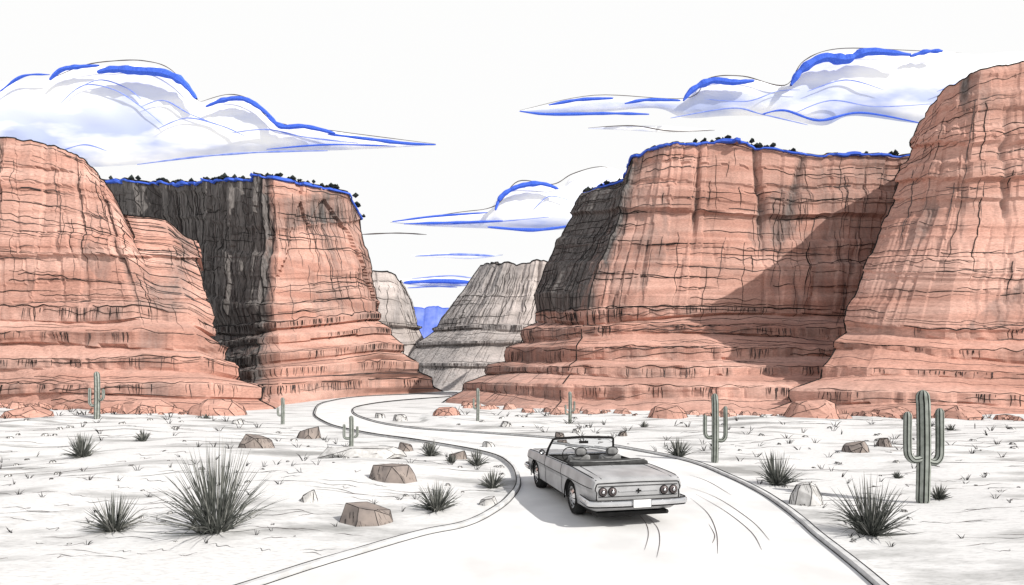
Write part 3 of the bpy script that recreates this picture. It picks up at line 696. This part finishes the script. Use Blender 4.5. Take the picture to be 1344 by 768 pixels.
P2=[(.90,3.3,.44),(.90,3.6,.44),(.84,3.80,.44),(.4,3.85,.44),(0,3.86,.44),(-.4,3.85,.44),(-.84,3.80,.44),(-.90,3.6,.44),(-.90,3.3,.44)]
bar(m,P2,.05,.04,0); m.build('bumpers',[CHR,INK],parent=car)
def disc(mb,c,r,y,depth,mat,mat2,nrm=(0,-1,0),n=20):
    c=Vector(c); nn=Vector(nrm); a=nn.orthogonal().normalized(); b_=nn.cross(a)
    vs=[c+(a*math.cos(2*math.pi*k/n)+b_*math.sin(2*math.pi*k/n))*r for k in range(n)]
    v2=[c+nn*depth+(a*math.cos(2*math.pi*k/n)+b_*math.sin(2*math.pi*k/n))*r*.85 for k in range(n)]
    mb.add(vs+v2+[c+nn*depth*1.25],[(k,(k+1)%n,n+(k+1)%n,n+k) for k in range(n)]+[(n+k,n+(k+1)%n,2*n) for k in range(n)],mat,True)
    mb.tube(vs,.013,4,mat2,closed=True)
m=MB()
for x in (-.68,-.50,.50,.68): 
    disc(m,(x,-1.225,.655),.072,0,.03,0,2); disc(m,(x,-1.26,.655),.03,0,.01,1,2)
for x in (-.70,-.51,.51,.70): disc(m,(x,3.72,.62),.075,0,.03,1,2,nrm=(0,1,0))
m.tube([(-.38,-1.228,.655),(.38,-1.228,.655)],.008,4,1); m.tube([(0,-1.23,.615),(0,-1.23,.695)],.012,4,2); m.tube([(-.05,-1.23,.655),(.05,-1.23,.655)],.014,4,2)
box(m,-.76,.76,-1.232,-1.224,.745,.755,2); box(m,-.76,.76,-1.232,-1.224,.565,.572,2)
m.build('lamps_and_trim',[LENS,CHR,INK],parent=car)
m=MB(); box(m,-.17,.17,-1.39,-1.375,.39,.54,0); m.tube([(-.17,-1.392,.39),(.17,-1.392,.39),(.17,-1.392,.54),(-.17,-1.392,.54)],.006,4,1,closed=True); m.build('number_plate',[PLATE,INK],parent=car)
m=MB(); box(m,-.7,.7,-1.0,3.5,.17,.24,0); m.tube([(.55,-1.25,.27),(.55,-.6,.27)],.03,8,0,cap=True); m.build('underbody',[TIRE],parent=car)
for y in (0,2.8):
    for sx in (-1,1):
        m=MB(); prof=[(.60,.20),(.60,.29),(.63,.32),(.70,.33),(.79,.33),(.835,.315),(.85,.28),(.85,.225)]; n=32; vs=[]
        for (x,r_) in prof:
            for k in range(n): a=2*math.pi*k/n; vs.append((sx*x,y+r_*math.cos(a),.33+r_*math.sin(a)))
        m.add(vs,[(i*n+k,i*n+(k+1)%n,(i+1)*n+(k+1)%n,(i+1)*n+k) for i in range(len(prof)-1) for k in range(n)],0,True)
        m.add([vs[k] for k in range(n)],[tuple(range(n))],0)
        hp=[(.845,.225),(.835,.20),(.84,.16),(.862,.12),(.866,.05),(.866,.001)]; vs=[]
        for (x,r_) in hp:
            for k in range(n): a=2*math.pi*k/n; vs.append((sx*x,y+r_*math.cos(a),.33+r_*math.sin(a)))
        m.add(vs,[(i*n+k,i*n+(k+1)%n,(i+1)*n+(k+1)%n,(i+1)*n+k) for i in range(len(hp)-1) for k in range(n)],1,True)
        m.tube([(sx*.85,y+.222*math.cos(a),.33+.222*math.sin(a)) for a in [2*math.pi*k/24 for k in range(24)]],.008,4,2,closed=True)
        for k in range(8):
            a=2*math.pi*k/8; m.tube([(sx*.866,y+.06*math.cos(a),.33+.06*math.sin(a)),(sx*.846,y+.18*math.cos(a),.33+.18*math.sin(a))],.008,4,2)
        m.build('wheel',[TIRE,CHR,INK],parent=car)
m=MB(); m.tube([(-.90,1.80,.90),(-.95,1.79,.97)],.01,5,0); disc(m,(-.98,1.77,1.0),.055,0,.03,0,1,nrm=(0,1,0)); m.build('side_mirror',[CHR,INK],parent=car)
car.location=(1.90,10.15,.03); car.rotation_euler=(0,0,math.radians(12)); car.scale=(.94,.94,.96)
# ---------------------------------------------------------------- light, world, camera
el=math.radians(40); az=math.radians(33)
S=Vector((math.cos(az)*math.cos(el),-math.sin(az)*math.cos(el),math.sin(el)))
sun=bpy.data.lights.new('sun','SUN'); sun.energy=4.7; sun.angle=math.radians(.5); sun.color=(1,.96,.9)
so=bpy.data.objects.new('sun',sun); so.rotation_euler=S.to_track_quat('Z','Y').to_euler(); so.location=(0,0,50); bpy.context.collection.objects.link(so)
w=bpy.data.worlds.new('World'); bpy.context.scene.world=w; w.use_nodes=True; nt=w.node_tree; N=nt.nodes.new; L=nt.links.new
bg=nt.nodes['Background']; bg.inputs['Strength'].default_value=.1
sky=N('ShaderNodeTexSky'); sky.sky_type='NISHITA'; sky.sun_disc=False; sky.sun_elevation=el; sky.sun_rotation=math.atan2(S.x,S.y); sky.dust_density=3
tc=N('ShaderNodeTexCoord'); sp=N('ShaderNodeSeparateXYZ'); L(tc.outputs['Generated'],sp.inputs[0])
mr=N('ShaderNodeMapRange'); mr.interpolation_type='SMOOTHSTEP'; mr.inputs['From Min'].default_value=.62; mr.inputs['From Max'].default_value=.85; mr.inputs['To Min'].default_value=1; mr.inputs['To Max'].default_value=.2; L(sp.outputs['Z'],mr.inputs['Value'])
mx=N('ShaderNodeMix'); mx.data_type='RGBA'; L(mr.outputs[0],mx.inputs[0]); L(sky.outputs[0],mx.inputs[6]); mx.inputs[7].default_value=(9.85,9.85,9.82,1); L(mx.outputs[2],bg.inputs['Color'])
cam=bpy.data.cameras.new('camera'); co=bpy.data.objects.new('camera',cam); bpy.context.collection.objects.link(co)
co.location=(0,0,CAM_H); co.rotation_euler=(math.radians(90),0,0); cam.sensor_width=36; cam.lens=36*F/1344; cam.shift_y=(HZ-384)/1344; cam.clip_end=8000; cam.clip_start=.1
sc=bpy.context.scene; sc.camera=co; sc.view_settings.view_transform='Standard'; sc.view_settings.look='None'; sc.view_settings.exposure=0
